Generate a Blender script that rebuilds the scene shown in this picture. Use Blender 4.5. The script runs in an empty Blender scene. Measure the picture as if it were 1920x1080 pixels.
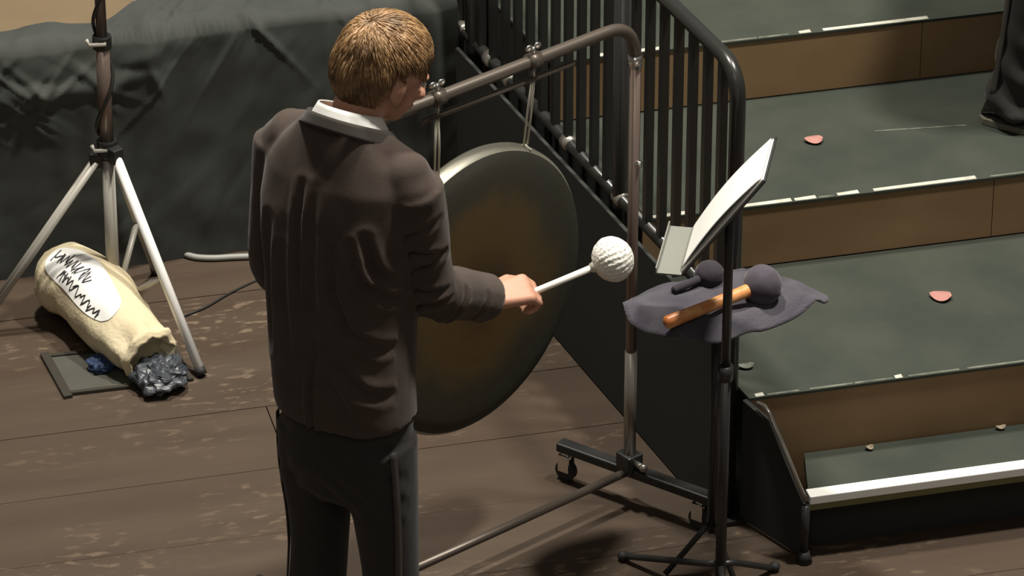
import bpy, bmesh, math, random
import numpy as np
from mathutils import Vector, Matrix, noise

sc = bpy.context.scene
col = sc.collection
R = math.radians
# ------------------------------------------------------------------ camera
F = 8800.0; PITCH = R(30); H = 6.05
SP, CP = math.sin(PITCH), math.cos(PITCH)
cd = bpy.data.cameras.new('camera'); cam = bpy.data.objects.new('camera', cd); col.objects.link(cam)
cd.sensor_width = 36.0; cd.lens = 36.0 * F / 1920.0; cd.clip_end = 100
cam.location = (0, 0, H); cam.rotation_euler = (R(90) - PITCH, 0, 0)
sc.camera = cam
# ------------------------------------------------------------------ light
w = bpy.data.worlds.new('hall'); sc.world = w; w.use_nodes = True
w.node_tree.nodes['Background'].inputs[0].default_value = (1.0, 0.95, 0.86, 1)
w.node_tree.nodes['Background'].inputs[1].default_value = 0.085
def area(name, loc, target, size, watts, color):
    l = bpy.data.lights.new(name, 'AREA'); l.shape = 'DISK'; l.size = size; l.energy = watts; l.color = color
    o = bpy.data.objects.new(name, l); col.objects.link(o); o.location = loc
    o.rotation_euler = (Vector(target) - Vector(loc)).to_track_quat('-Z', 'Y').to_euler()
area('stage_key_light', (2.3, 9.3, 7.4), (0.1, 9.4, 0.6), 0.5, 510, (1.0, 0.95, 0.86))
area('stage_back_light', (-0.9, 10.4, 7.6), (-0.4, 9.6, 0.5), 0.6, 500, (1.0, 0.94, 0.84))
area('front_fill_light', (-0.5, 1.5, 8.5), (0, 9.6, 0.5), 3.0, 62, (1.0, 0.93, 0.84))  # unseen broad fill, added behind the camera to lift upright faces
sc.view_settings.view_transform = 'Standard'; sc.view_settings.look = 'None'
sc.view_settings.gamma = 1.0; sc.view_settings.use_curve_mapping = False
sc.view_settings.exposure = 0.12

# ------------------------------------------------------------------ pixel helpers
def atz(px, py, z=0.0):
    a = (px - 960) / F; b = (540 - py) / F
    t = (H - z) / (SP - b * CP)
    return np.array((a * t, t * (CP + b * SP), z))
def aty(px, py, Y):
    a = (px - 960) / F; b = (540 - py) / F
    t = Y / (CP + b * SP)
    return np.array((a * t, Y, H - t * SP + b * t * CP))
def line_px(P0, u, z, px):           # point of a horizontal line that shows at column px
    k = (px - 960) / F
    t0 = P0[1] * CP - (z - H) * SP
    s = (k * t0 - P0[0]) / (u[0] - k * u[1] * CP)
    return np.array((P0[0] + s * u[0], P0[1] + s * u[1], z))

# ------------------------------------------------------------------ materials
MATS = {}
def mat(name, c, rough=0.6, metal=0.0, c2=None, scale=8.0, stretch=(1, 1, 1), bump=0.0, bscale=None, lo=0.35, hi=0.65, spec=0.5, sheen=0.0, detail=5.0):
    if name in MATS: return MATS[name]
    m = bpy.data.materials.new(name); m.use_nodes = True
    nt = m.node_tree; b = nt.nodes['Principled BSDF']
    b.inputs['Base Color'].default_value = (*c, 1); b.inputs['Roughness'].default_value = rough
    b.inputs['Metallic'].default_value = metal; b.inputs['Specular IOR Level'].default_value = spec
    if sheen: b.inputs['Sheen Weight'].default_value = sheen; b.inputs['Sheen Roughness'].default_value = 0.4
    if c2 is not None or bump:
        tc = nt.nodes.new('ShaderNodeTexCoord'); mp = nt.nodes.new('ShaderNodeMapping')
        nt.links.new(tc.outputs['Object'], mp.inputs[0]); mp.inputs['Scale'].default_value = stretch
        if c2 is not None:
            n = nt.nodes.new('ShaderNodeTexNoise'); n.inputs['Scale'].default_value = scale; n.inputs['Detail'].default_value = detail
            r = nt.nodes.new('ShaderNodeValToRGB')
            r.color_ramp.elements[0].position = lo; r.color_ramp.elements[0].color = (*c, 1)
            r.color_ramp.elements[1].position = hi; r.color_ramp.elements[1].color = (*c2, 1)
            nt.links.new(mp.outputs[0], n.inputs['Vector']); nt.links.new(n.outputs['Fac'], r.inputs[0])
            nt.links.new(r.outputs[0], b.inputs['Base Color'])
        if bump:
            n2 = nt.nodes.new('ShaderNodeTexNoise'); n2.inputs['Scale'].default_value = bscale or scale * 3; n2.inputs['Detail'].default_value = 4
            bp = nt.nodes.new('ShaderNodeBump'); bp.inputs['Strength'].default_value = bump; bp.inputs['Distance'].default_value = 0.01
            nt.links.new(mp.outputs[0], n2.inputs['Vector']); nt.links.new(n2.outputs['Fac'], bp.inputs['Height'])
            nt.links.new(bp.outputs[0], b.inputs['Normal'])
    MATS[name] = m
    return m
def floor_mat():
    m = bpy.data.materials.new('worn_brown_boards'); m.use_nodes = True
    nt = m.node_tree; N = nt.nodes; L = nt.links; b = N['Principled BSDF']
    geo = N.new('ShaderNodeNewGeometry'); mp = N.new('ShaderNodeMapping'); L.new(geo.outputs['Position'], mp.inputs[0])
    mp.inputs['Rotation'].default_value = (0, 0, -R(14))
    oi = N.new('ShaderNodeObjectInfo')
    def noise_n(scale, stretch, detail=6):
        q = N.new('ShaderNodeMapping'); q.inputs['Scale'].default_value = stretch; L.new(mp.outputs[0], q.inputs[0])
        n = N.new('ShaderNodeTexNoise'); n.inputs['Scale'].default_value = scale; n.inputs['Detail'].default_value = detail
        L.new(q.outputs[0], n.inputs['Vector']); return n.outputs['Fac']
    def ramp(x, lo, hi):
        r = N.new('ShaderNodeMapRange'); r.inputs['From Min'].default_value = lo; r.inputs['From Max'].default_value = hi; L.new(x, r.inputs['Value']); return r.outputs[0]
    def math_n(op, a, bb):
        q = N.new('ShaderNodeMath'); q.operation = op
        for i, v in enumerate((a, bb)):
            if isinstance(v, float): q.inputs[i].default_value = v
            else: L.new(v, q.inputs[i])
        return q.outputs[0]
    def mix(f, a, bb):
        q = N.new('ShaderNodeMix'); q.data_type = 'RGBA'
        if isinstance(f, float): q.inputs[0].default_value = f
        else: L.new(f, q.inputs[0])
        for i, v in ((6, a), (7, bb)):
            if isinstance(v, tuple): q.inputs[i].default_value = (*v, 1)
            else: L.new(v, q.inputs[i])
        return q.outputs[2]
    base = mix(ramp(noise_n(3.0, (0.5, 3, 1)), .3, .7), (0.058, 0.040, 0.027), (0.080, 0.058, 0.041))
    base = mix(math_n('MULTIPLY', oi.outputs['Random'], 0.35), base, (0.060, 0.037, 0.023))
    cl = ramp(noise_n(2.4, (0.6, 1.3, 1), 4), .49, .64)            # where traffic has worn the paint
    sf = ramp(noise_n(48.0, (0.38, 1.0, 1), 5), .555, .64)
    wear = math_n('MULTIPLY', cl, sf)
    base = mix(math_n('MULTIPLY', wear, 0.65), base, (0.21, 0.155, 0.105))
    fine = ramp(noise_n(60.0, (0.1, 2.5, 1), 3), .66, .74)
    base = mix(math_n('MULTIPLY', fine, 0.25), base, (0.15, 0.11, 0.075))
    L.new(base, b.inputs['Base Color'])
    b.inputs['Roughness'].default_value = 0.55; b.inputs['Specular IOR Level'].default_value = 0.3
    return m
M = dict(
    floor=floor_mat(),
    gap=mat('board_joint', (0.06, 0.044, 0.031), 0.9),
    tread=mat('green_grey_paint', (0.031, 0.039, 0.030), 0.65, c2=(0.045, 0.051, 0.039), scale=5, stretch=(1, 1, 1), bump=0.08, bscale=40, spec=0.3),
    fascia=mat('brown_riser_board', (0.225, 0.140, 0.068), 0.6, c2=(0.31, 0.20, 0.105), scale=2.2, stretch=(1, 1, 1.5), spec=0.25),
    black=mat('black_painted_steel', (0.022, 0.022, 0.021), 0.4),
    rail=mat('black_gloss_rail', (0.022, 0.022, 0.020), 0.28),
    blackcloth=mat('black_skirt', (0.036, 0.038, 0.035), 0.85, spec=0.2),
    drape=mat('black_drape', (0.040, 0.044, 0.040), 0.75, c2=(0.052, 0.056, 0.051), scale=5, spec=0.25, sheen=0.1),
    tape=mat('white_tape', (0.62, 0.61, 0.52), 0.6, c2=(0.42, 0.41, 0.34), scale=25),
    tapedim=mat('worn_tape', (0.17, 0.175, 0.14), 0.7, c2=(0.07, 0.08, 0.06), scale=30),
    white=mat('white_nosing', (0.86, 0.86, 0.82), 0.5),
    nosing=mat('olive_nosing', (0.16, 0.15, 0.06), 0.5),
    deck=mat('pale_brown_deck', (0.145, 0.104, 0.058), 0.6, c2=(0.18, 0.13, 0.075), scale=3),
    suit=mat('charcoal_suit', (0.064, 0.047, 0.039), 0.85, c2=(0.073, 0.055, 0.046), scale=20, bump=0.12, bscale=500, spec=0.15, sheen=0.15),
    trouser=mat('charcoal_trousers', (0.032, 0.030, 0.028), 0.8, spec=0.2, sheen=0.1),
    satin=mat('satin_stripe', (0.045, 0.042, 0.038), 0.4),
    lapel=mat('suit_collar_cloth', (0.040, 0.035, 0.030), 0.8, spec=0.2, sheen=0.2),
    shirt=mat('white_shirt', (0.93, 0.92, 0.88), 0.7),
    skin=mat('skin', (0.50, 0.25, 0.165), 0.5, c2=(0.56, 0.30, 0.20), scale=12, spec=0.35),
    hair=mat('brown_hair', (0.13, 0.070, 0.028), 0.5, c2=(0.36, 0.215, 0.098), scale=26, stretch=(1, 1, 1)),
    eye=mat('eye', (0.7, 0.68, 0.65), 0.2), shoe=mat('black_shoe', (0.012, 0.012, 0.012), 0.12),
    sole=mat('pale_shoe_welt', (0.13, 0.12, 0.09), 0.6),
    chrome=mat('chrome', (0.75, 0.74, 0.70), 0.22, 1.0), steel=mat('grey_tube', (0.34, 0.32, 0.28), 0.32, 0.7),
    brownsteel=mat('dark_bronze_tube', (0.10, 0.082, 0.066), 0.38, 0.4),
    redtint=mat('red_tinted_tube', (0.20, 0.15, 0.125), 0.3, 0.5),  # red tint of wood reflected in the gong uprights, put into the colour
    alu=mat('pale_grey_tube', (0.42, 0.40, 0.35), 0.45, 0.2), whitetube=mat('white_tube', (0.84, 0.83, 0.80), 0.35),
    rubber=mat('rubber', (0.02, 0.02, 0.02), 0.7), cable=mat('black_cable', (0.018, 0.017, 0.015), 0.5),
    greycable=mat('grey_cable', (0.28, 0.28, 0.26), 0.5),
    cord=mat('gong_cord', (0.55, 0.53, 0.44), 0.8),
    yarn=mat('white_yarn', (0.80, 0.78, 0.70), 0.9, bump=0.6, bscale=120), whitestick=mat('white_handle', (0.82, 0.80, 0.74), 0.4),
    towel=mat('purple_grey_towel', (0.060, 0.056, 0.070), 0.95, c2=(0.088, 0.083, 0.098), scale=14, bump=0.3, bscale=140, spec=0.1, sheen=0.3),
    felt=mat('dark_purple_felt', (0.090, 0.080, 0.098), 0.95, c2=(0.060, 0.054, 0.066), scale=20, spec=0.1, sheen=0.3),
    darkfelt=mat('dark_felt', (0.045, 0.040, 0.048), 0.95, spec=0.1, sheen=0.2),
    orange=mat('orange_wood', (0.62, 0.20, 0.055), 0.35, c2=(0.85, 0.45, 0.18), scale=30, stretch=(1, 1, 1)),
    page=mat('white_paper', (0.88, 0.88, 0.84), 0.6), pageback=mat('grey_paper_cover', (0.30, 0.30, 0.265), 0.7),
    ledge=mat('grey_ledge', (0.20, 0.205, 0.18), 0.5),
    canvas=mat('cream_canvas', (0.66, 0.56, 0.36), 0.85, c2=(0.72, 0.63, 0.43), scale=9, bump=0.25, bscale=90),
    print=mat('white_print', (0.84, 0.83, 0.80), 0.7), ink=mat('black_ink', (0.03, 0.03, 0.03), 0.7),
    plastic=mat('dark_blue_grey_plastic', (0.030, 0.036, 0.046), 0.38, c2=(0.075, 0.082, 0.092), scale=9, bump=0.3, bscale=22),
    blue=mat('blue_cloth', (0.022, 0.045, 0.115), 0.7), plate=mat('grey_floor_plate', (0.066, 0.068, 0.054), 0.5, c2=(0.08, 0.08, 0.066), scale=10),
    frame=mat('dark_pocket_frame', (0.030, 0.026, 0.018), 0.6),
    petal=mat('dusty_pink_scrap', (0.42, 0.20, 0.17), 0.8), scrap=mat('beige_scrap', (0.34, 0.28, 0.20), 0.8),
)
def gong_mat():
    m = bpy.data.materials.new('patinated_bronze'); m.use_nodes = True
    nt = m.node_tree; N = nt.nodes; L = nt.links; b = N['Principled BSDF']
    tc = N.new('ShaderNodeTexCoord'); sep = N.new('ShaderNodeVectorMath'); sep.operation = 'LENGTH'
    n = N.new('ShaderNodeTexNoise'); n.inputs['Scale'].default_value = 7; n.inputs['Detail'].default_value = 8
    L.new(tc.outputs['Object'], n.inputs['Vector']); L.new(tc.outputs['Object'], sep.inputs[0])
    ad = N.new('ShaderNodeMath'); ad.operation = 'MULTIPLY_ADD'; L.new(n.outputs['Fac'], ad.inputs[0]); ad.inputs[1].default_value = 0.22; L.new(sep.outputs['Value'], ad.inputs[2])
    r = N.new('ShaderNodeValToRGB'); e = r.color_ramp.elements
    e[0].position = 0.15; e[0].color = (0.055, 0.036, 0.016, 1); e[1].position = 0.44; e[1].color = (0.05, 0.05, 0.038, 1)
    for p_, c_ in ((0.24, (0.105, 0.062, 0.021)), (0.30, (0.10, 0.066, 0.027)), (0.375, (0.048, 0.047, 0.031))):
        q = e.new(p_); q.color = (*c_, 1)
    L.new(ad.outputs[0], r.inputs[0]); L.new(r.outputs[0], b.inputs['Base Color'])
    b.inputs['Metallic'].default_value = 0.35; b.inputs['Roughness'].default_value = 0.5
    w_ = N.new('ShaderNodeTexNoise'); w_.inputs['Scale'].default_value = 28; L.new(tc.outputs['Object'], w_.inputs['Vector'])
    bp = N.new('ShaderNodeBump'); bp.inputs['Strength'].default_value = 0.25; bp.inputs['Distance'].default_value = 0.004
    L.new(w_.outputs['Fac'], bp.inputs['Height']); L.new(bp.outputs[0], b.inputs['Normal'])
    return m
M['gong'] = gong_mat(); M['gongrim'] = mat('worn_gong_rim', (0.22, 0.21, 0.17), 0.4, 0.5)

# ------------------------------------------------------------------ mesh helpers
ORG = {}
def tag(o, label=None, cat=None, group=None, kind=None):
    if label: o['label'] = label
    if cat: o['category'] = cat
    if group: o['group'] = group
    if kind: o['kind'] = kind
    return o
def empty(name, loc, label, cat, group=None):
    o = bpy.data.objects.new(name, None); col.objects.link(o); o.empty_display_size = 0.05
    o.location = loc; ORG[o.name] = np.array(loc, float)
    return tag(o, label, cat, group)
class MB:
    def __init__(s): s.v = []; s.f = []
    def add(s, v, f):
        n = len(s.v); s.v.extend([tuple(map(float, q)) for q in v]); s.f.extend([[i + n for i in q] for q in f]); return s
    def box(s, c, size, ax=None):
        c = np.array(c, float); ax = np.eye(3) if ax is None else np.array(ax, float); h = np.array(size) / 2
        v = [c + ax[0] * h[0] * i + ax[1] * h[1] * j + ax[2] * h[2] * k for i in (-1, 1) for j in (-1, 1) for k in (-1, 1)]
        return s.add(v, [(0, 1, 3, 2), (4, 6, 7, 5), (0, 4, 5, 1), (2, 3, 7, 6), (0, 2, 6, 4), (1, 5, 7, 3)])
    def prism(s, poly, z0, z1):
        n = len(poly)
        v = [(q[0], q[1], z0) for q in poly] + [(q[0], q[1], z1) for q in poly]
        return s.add(v, [list(range(n))[::-1], list(range(n, 2 * n))] + [(i, (i + 1) % n, n + (i + 1) % n, n + i) for i in range(n)])
    def tube(s, pts, rad, n=10, flat=None, close=False):
        pts = [np.array(p, float) for p in pts]; k = len(pts)
        rad = [rad] * k if np.isscalar(rad) else list(rad)
        rings = []; prev = None
        for i, p in enumerate(pts):
            t = pts[min(i + 1, k - 1)] - pts[max(i - 1, 0)]; t = t / (np.linalg.norm(t) + 1e-12)
            if prev is None:
                a = np.array((0, 0, 1.0)) if abs(t[2]) < 0.9 else np.array((1.0, 0, 0))
            else: a = prev
            a = a - t * a.dot(t); a /= np.linalg.norm(a); prev = a; b = np.cross(t, a)
            fa, fb = (1, 1) if flat is None else flat
            rings.append([p + rad[i] * (fa * math.cos(2 * math.pi * j / n) * a + fb * math.sin(2 * math.pi * j / n) * b) for j in range(n)])
        return s.loft(rings)
    def loft(s, rings, cap=True):
        n = len(rings[0]); v = [q for r in rings for q in r]; f = []
        for i in range(len(rings) - 1):
            for j in range(n):
                f.append((i * n + j, i * n + (j + 1) % n, (i + 1) * n + (j + 1) % n, (i + 1) * n + j))
        if cap: f.append(list(range(n))[::-1]); f.append([(len(rings) - 1) * n + j for j in range(n)])
        return s.add(v, f)
    def ell(s, c, r, ax=None, nu=16, nv=10):
        c = np.array(c, float); ax = np.eye(3) if ax is None else np.array(ax, float); r = (r, r, r) if np.isscalar(r) else r
        v = [c + ax[2] * r[2]]; f = []
        for i in range(1, nv):
            th = math.pi * i / nv
            for j in range(nu):
                ph = 2 * math.pi * j / nu
                v.append(c + ax[0] * r[0] * math.sin(th) * math.cos(ph) + ax[1] * r[1] * math.sin(th) * math.sin(ph) + ax[2] * r[2] * math.cos(th))
        v.append(c - ax[2] * r[2]); e = len(v) - 1
        for j in range(nu):
            f.append((0, 1 + j, 1 + (j + 1) % nu)); f.append((e, 1 + (nv - 2) * nu + (j + 1) % nu, 1 + (nv - 2) * nu + j))
        for i in range(nv - 2):
            for j in range(nu):
                f.append((1 + i * nu + j, 1 + (i + 1) * nu + j, 1 + (i + 1) * nu + (j + 1) % nu, 1 + i * nu + (j + 1) % nu))
        return s.add(v, f)
    def chain(s, pts, rad, n=14):                    # a limb: tapered tube with rounded joints
        s.tube(pts, rad, n)
        for p, r in zip(pts, ([rad] * len(pts) if np.isscalar(rad) else rad)): s.ell(p, r * 0.99, nu=n, nv=8)
        return s
    def grid(s, P):                                  # P[i][j] points -> open sheet
        a, b = len(P), len(P[0]); v = [q for r in P for q in r]
        return s.add(v, [(i * b + j, i * b + j + 1, (i + 1) * b + j + 1, (i + 1) * b + j) for i in range(a - 1) for j in range(b - 1)])
    def build(s, name, m, parent=None, loc=None, smooth=False, bevel=0.0, solid=0.0, xf=None):
        v = np.array(s.v)
        if xf is not None: v = xf(v)
        org = ORG[parent.name] if parent else np.array(loc if loc is not None else (0, 0, 0), float)
        me = bpy.data.meshes.new(name); me.from_pydata((v - org).tolist(), [], s.f); me.update()
        bm = bmesh.new(); bm.from_mesh(me); bmesh.ops.recalc_face_normals(bm, faces=bm.faces); bm.to_mesh(me); bm.free()
        me.materials.append(m)
        if smooth: me.polygons.foreach_set('use_smooth', [True] * len(me.polygons))
        o = bpy.data.objects.new(name, me); col.objects.link(o)
        if parent: o.parent = parent
        else: o.location = org
        ORG[o.name] = org
        if solid:
            q = o.modifiers.new('s', 'SOLIDIFY'); q.thickness = solid; q.offset = 0
        if bevel:
            q = o.modifiers.new('b', 'BEVEL'); q.width = bevel; q.segments = 2; q.limit_method = 'ANGLE'
        return o
def remesh(mb, voxel, smooth=4, fac=0.5):
    me = bpy.data.meshes.new('t'); me.from_pydata(mb.v, [], mb.f); me.update()
    bm = bmesh.new(); bm.from_mesh(me); bmesh.ops.recalc_face_normals(bm, faces=bm.faces); bm.to_mesh(me); bm.free()
    o = bpy.data.objects.new('t', me); col.objects.link(o)
    q = o.modifiers.new('r', 'REMESH'); q.mode = 'VOXEL'; q.voxel_size = voxel
    if smooth:
        q = o.modifiers.new('s', 'SMOOTH'); q.iterations = smooth; q.factor = fac
    dg = bpy.context.evaluated_depsgraph_get(); dg.update()
    ev = o.evaluated_get(dg); m2 = ev.to_mesh()
    n = len(m2.vertices); v = np.empty(n * 3); m2.vertices.foreach_get('co', v)
    nr = np.empty(n * 3); m2.vertices.foreach_get('normal', nr)
    f = [list(p.vertices) for p in m2.polygons]
    ev.to_mesh_clear(); bpy.data.objects.remove(o); bpy.data.meshes.remove(me)
    return v.reshape(-1, 3), nr.reshape(-1, 3), f
def smoothmb(mb, voxel, smooth=4, fac=0.5):
    v, n, f = remesh(mb, voxel, smooth, fac); r = MB(); r.v = [tuple(q) for q in v]; r.f = f; return r
def bez(*P, n=12):
    P = [np.array(p, float) for p in P]; out = []
    for i in range(n + 1):
        t = i / n; Q = P
        while len(Q) > 1: Q = [a * (1 - t) + b * t for a, b in zip(Q, Q[1:])]
        out.append(Q[0])
    return out
def spline(P, n=6):                                  # Catmull-Rom through points
    P = [np.array(p, float) for p in P]; P = [2 * P[0] - P[1]] + P + [2 * P[-1] - P[-2]]; out = []
    for i in range(1, len(P) - 2):
        for k in range(n):
            t = k / n; a, b, c, d = P[i - 1:i + 3]
            out.append(0.5 * (2 * b + (c - a) * t + (2 * a - 5 * b + 4 * c - d) * t * t + (3 * b - a - 3 * c + d) * t ** 3))
    out.append(P[-2]); return out
def unit(v): v = np.array(v, float); return v / np.linalg.norm(v)
def nz(p, s=1.0, seed=0.0): return noise.noise(Vector((p[0] * s + seed, p[1] * s + seed * 1.7, p[2] * s - seed)))

# ================================================================== the setting
A14 = R(14); U = np.array((math.cos(A14), math.sin(A14), 0)); V = np.array((-math.sin(A14), math.cos(A14), 0)); Z = np.array((0, 0, 1.0))
b = MB(); b.prism([(-5, 6.2), (5, 6.2), (5, 14), (-5, 14)], -0.12, -0.022)
floor = b.build('floor', M['gap']); tag(floor, 'worn brown wooden stage floor with pale scuff marks', kind='structure')
PW, PL = 0.285, 3.2
rng = random.Random(4)
pm = MB(); pm.box((0, 0, -0.011), (PL - 0.003, PW - 0.0016, 0.022))
me = None
for i in range(-13, 13):
    off = rng.uniform(0, PL)
    for j in range(-2, 2):
        c = np.array((0, 9.9, 0)) + V * (i * PW) + U * (j * PL + off - PL * 0.3)
        if not (-3.9 < c[0] < 3.9 and 6.6 < c[1] < 13.6): continue
        if me is None:
            o = pm.build('plank', M['floor'], bevel=0.0); me = o.data
        else:
            o = bpy.data.objects.new('plank', me); col.objects.link(o)
        o.parent = floor; o.location = (c[0], c[1], rng.uniform(-0.0012, 0)); o.rotation_euler = (0, 0, A14 + rng.uniform(-.0006, .0006))

# ------------------------------------------------------------------ tiers of the choir risers
Q0 = np.array((0.51, 9.389, 0.0)); WR = unit((-0.397, 0.918, 0))        # line of the guard rail, going back
def meet(P0):                                        # where a tier front meets the rail line (set in a little)
    A = np.array(((U[0], -WR[0]), (U[1], -WR[1]))); off = Q0 + U * 0.035
    s, t = np.linalg.solve(A, (off - P0)[:2]); return P0 + U * s
tiers = [(np.array((0.675, 9.403, 0)), .34), (np.array((0.705, 10.02, 0)), .51), (np.array((0.73, 10.583, 0)), .68), (np.array((0.75, 11.17, 0)), .85)]
tl = ['lowest wide green grey riser tier, behind the white edged step', 'middle green grey riser tier with a broken white tape along its front edge',
      'upper green grey riser tier with white tape on its right front edge', 'topmost riser tier at the back behind the guard rail']
tape_px = {0: [(1440, 1500, 0), (1520, 1600, 0), (1604, 1676, 0), (1680, 1694, 1), (1705, 1800, 0), (1815, 1925, 0), (1418, 1434, 1)],
           1: [(1180, 1218, 1), (1226, 1300, 1), (1392, 1486, 1), (1492, 1532, 1), (1536, 1566, 0), (1572, 1612, 1), (1640, 1832, 1), (1858, 1925, 0)],
           2: [(990, 1010, 1), (1060, 1076, 1), (1112, 1134, 1), (1196, 1218, 1), (1228, 1240, 1), (1345, 1420, 0), (1424, 1480, 0), (1500, 1522, 1), (1545, 1742, 1)], 3: []}
XR = 3.0
for k, (P0, z) in enumerate(tiers):
    a = meet(P0); nxt = tiers[k + 1][0] if k < 3 else P0 + V * 1.4
    c = meet(nxt); d = nxt + U * (XR - nxt[0]); e = P0 + U * (XR - P0[0])
    t = empty('stage_riser', (P0[0], P0[1], 0), tl[k], 'riser', 'stepped choir risers')
    m = MB(); m.prism([a, e, d, c], z - 0.007, z); dk = m.build('deck', M['tread'], t)
    nrm = -V
    m = MB()
    L = np.linalg.norm(e - a); n = 3
    for q in range(n):
        p0 = a + U * (L * q / n + 0.001); p1 = a + U * (L * (q + 1) / n - 0.001)
        mm = MB(); mm.prism([p0 + V * 0.003, p1 + V * 0.003, p1 + V * 0.021, p0 + V * 0.021], 0.0 if k == 0 else tiers[k - 1][1] + 0.002, z - 0.0075)
        mm.build('front_panel', M['fascia'], t)
    m = MB(); m.prism([a + V * .03, a + U * 0.018 + V * .03, c + U * 0.018 - V * .01, c - V * .01], 0.0, z - 0.0075); m.build('side_panel', M['blackcloth'], t)
    for x0, x1, br in tape_px[k]:
        p0 = line_px(P0, U, z, x0); p1 = line_px(P0, U, z, x1); wd = 0.016 if br else 0.007
        mm = MB(); mm.prism([p0 + V * .003, p1 + V * .003, p1 + V * (.003 + wd), p0 + V * (.003 + wd * (.8 if br else 1))], z, z + 0.0012)
        mm.build('edge_tape', M['tape'] if br else M['tapedim'], t)
    if k == 1:                                        # a faint worn line across the middle tread
        p0, p1 = atz(1640, 247, z), atz(1812, 236, z); mm = MB(); mm.prism([p0, p1, p1 + V * .006, p0 + V * .005], z, z + .001); mm.build('worn_line', M['tapedim'], t)
# the low step in front, with a bright nosing and a black end frame
S0 = atz(1518, 932, .17); S0[2] = 0
sl = S0; sr = S0 + U * (XR - S0[0]); back = tiers[0][0]
bl = back + U * 0.015 - V * .003; brr = back + U * (XR - back[0]) - V * .003
t = empty('front_step', (S0[0], S0[1], 0), 'low green grey step with a bright white nosing at the foot of the risers', 'step')
m = MB(); m.prism([sl + V * .008, sr + V * .008, brr, bl], .14, .17); m.build('tread', M['tread'], t)
m = MB(); m.prism([sl - V * .004, sr - V * .004, sr + V * .032, sl + V * .032], .150, .1725); m.build('white_nosing', M['white'], t, bevel=.002)
m = MB(); m.prism([sl, sr, sr + V * .02, sl + V * .02], .132, .1495); m.build('nosing_underside', M['nosing'], t)
m = MB(); m.prism([sl + V * .05, sr + V * .05, sr + V * .065, sl + V * .065], 0, .131); m.build('front_panel', M['blackcloth'], t)  # black sheet standing in for the shaded void under the step
e0 = S0 - U * .012; e1 = atz(1442, 778, .35); e1[2] = 0; e2 = Q0 + U * .03 - V * .02
m = MB(); m.add([e0 + Z * .01, e0 + Z * .15, e1 + Z * .335, e2 + Z * .335, e2 + Z * .01], [(0, 1, 2, 3, 4)])
m.build('end_panel', M['blackcloth'], t, solid=.012)
m = MB(); m.tube([e0 + Z * .165 - V * .008, (e0 + e1) / 2 + Z * .262 - V * .008, e1 + Z * .355 - V * .005, e1 + Z * .362 + unit(e2 - e1) * .02, e1 + Z * .355 + unit(e2 - e1) * .05], .006, 8); m.build('end_bar', M['steel'], t, smooth=True)
m = MB(); m.tube([e0 + Z * .155 - V * .012, e0 + Z * .03 - V * .012], .010, 8); m.build('leg', M['black'], t, smooth=True)
m = MB(); m.tube([e0 + Z * .03 - V * .012, e0 + Z * .0 - V * .012], [.012, .02], 10); m.build('foot', M['rubber'], t, smooth=True)
m = MB(); m.tube([e0 + Z * .12 - V * .014, e2 + Z * .25 - V * .014 + U * .06], .006, 8); m.build('brace', M['black'], t, smooth=True)

# ------------------------------------------------------------------ guard rail down the left side of the risers
ZT, ZB = 1.197, 0.552
t = empty('guard_rail', tuple(Q0), 'black metal guard rail with upright bars beside the risers', 'railing')
def rp(s, z): return Q0 + WR * s + Z * z
m = MB(); m.tube([rp(2.6, ZT), rp(0.09, ZT)] + bez(rp(.09, ZT), rp(0.0, ZT), rp(0, ZT - .09), n=8)[1:] + [rp(0, .02)], .0185, 12); m.build('top_rail', M['rail'], t, smooth=True)
m = MB(); m.tube([rp(0.0, ZB), rp(2.6, ZB)], .016, 10); m.build('bottom_rail', M['rail'], t, smooth=True)
m = MB(); m.box(rp(0, .006), (.08, .08, .012), (U, V, Z)); m.build('base_plate', M['black'], t)
bar = MB(); bar.box((0, 0, 0), (.019, .019, ZT - ZB), (WR, np.cross(Z, WR), Z)); bme = None
for i in range(1, 33):
    s = i * 0.078
    if i == 8: continue
    c = rp(s, (ZT + ZB) / 2)
    if bme is None:
        o = bar.build('bar', M['rail'], None); bme = o.data
    else: o = bpy.data.objects.new('bar', bme); col.objects.link(o)
    o.parent = t; o.location = c - Q0
for s in (8 * .078, 19.5 * .078):
    m = MB(); m.tube([rp(s, .01), rp(s, ZT)], .02, 12); m.build('post', M['rail'], t, smooth=True)
for s in (.62, .93, 1.3, 1.42, 1.6, 1.9):
    m = MB(); m.tube([rp(s, ZB) - WR * .016, rp(s, ZB) + WR * .016], .021, 10); m.build('clamp', M['steel'], t, smooth=True)
m = MB(); m.tube([rp(0.015, .28), rp(2.6, .28)], .012, 8); m.build('lower_rail', M['rail'], t, smooth=True)
m = MB(); NP = np.cross(Z, WR)
m.prism([rp(.03, 0) + NP * .026, rp(2.6, 0) + NP * .026, rp(2.6, 0) + NP * .036, rp(.03, 0) + NP * .036], .004, ZB - .03); m.build('skirt_panel', M['blackcloth'], t)

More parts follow.
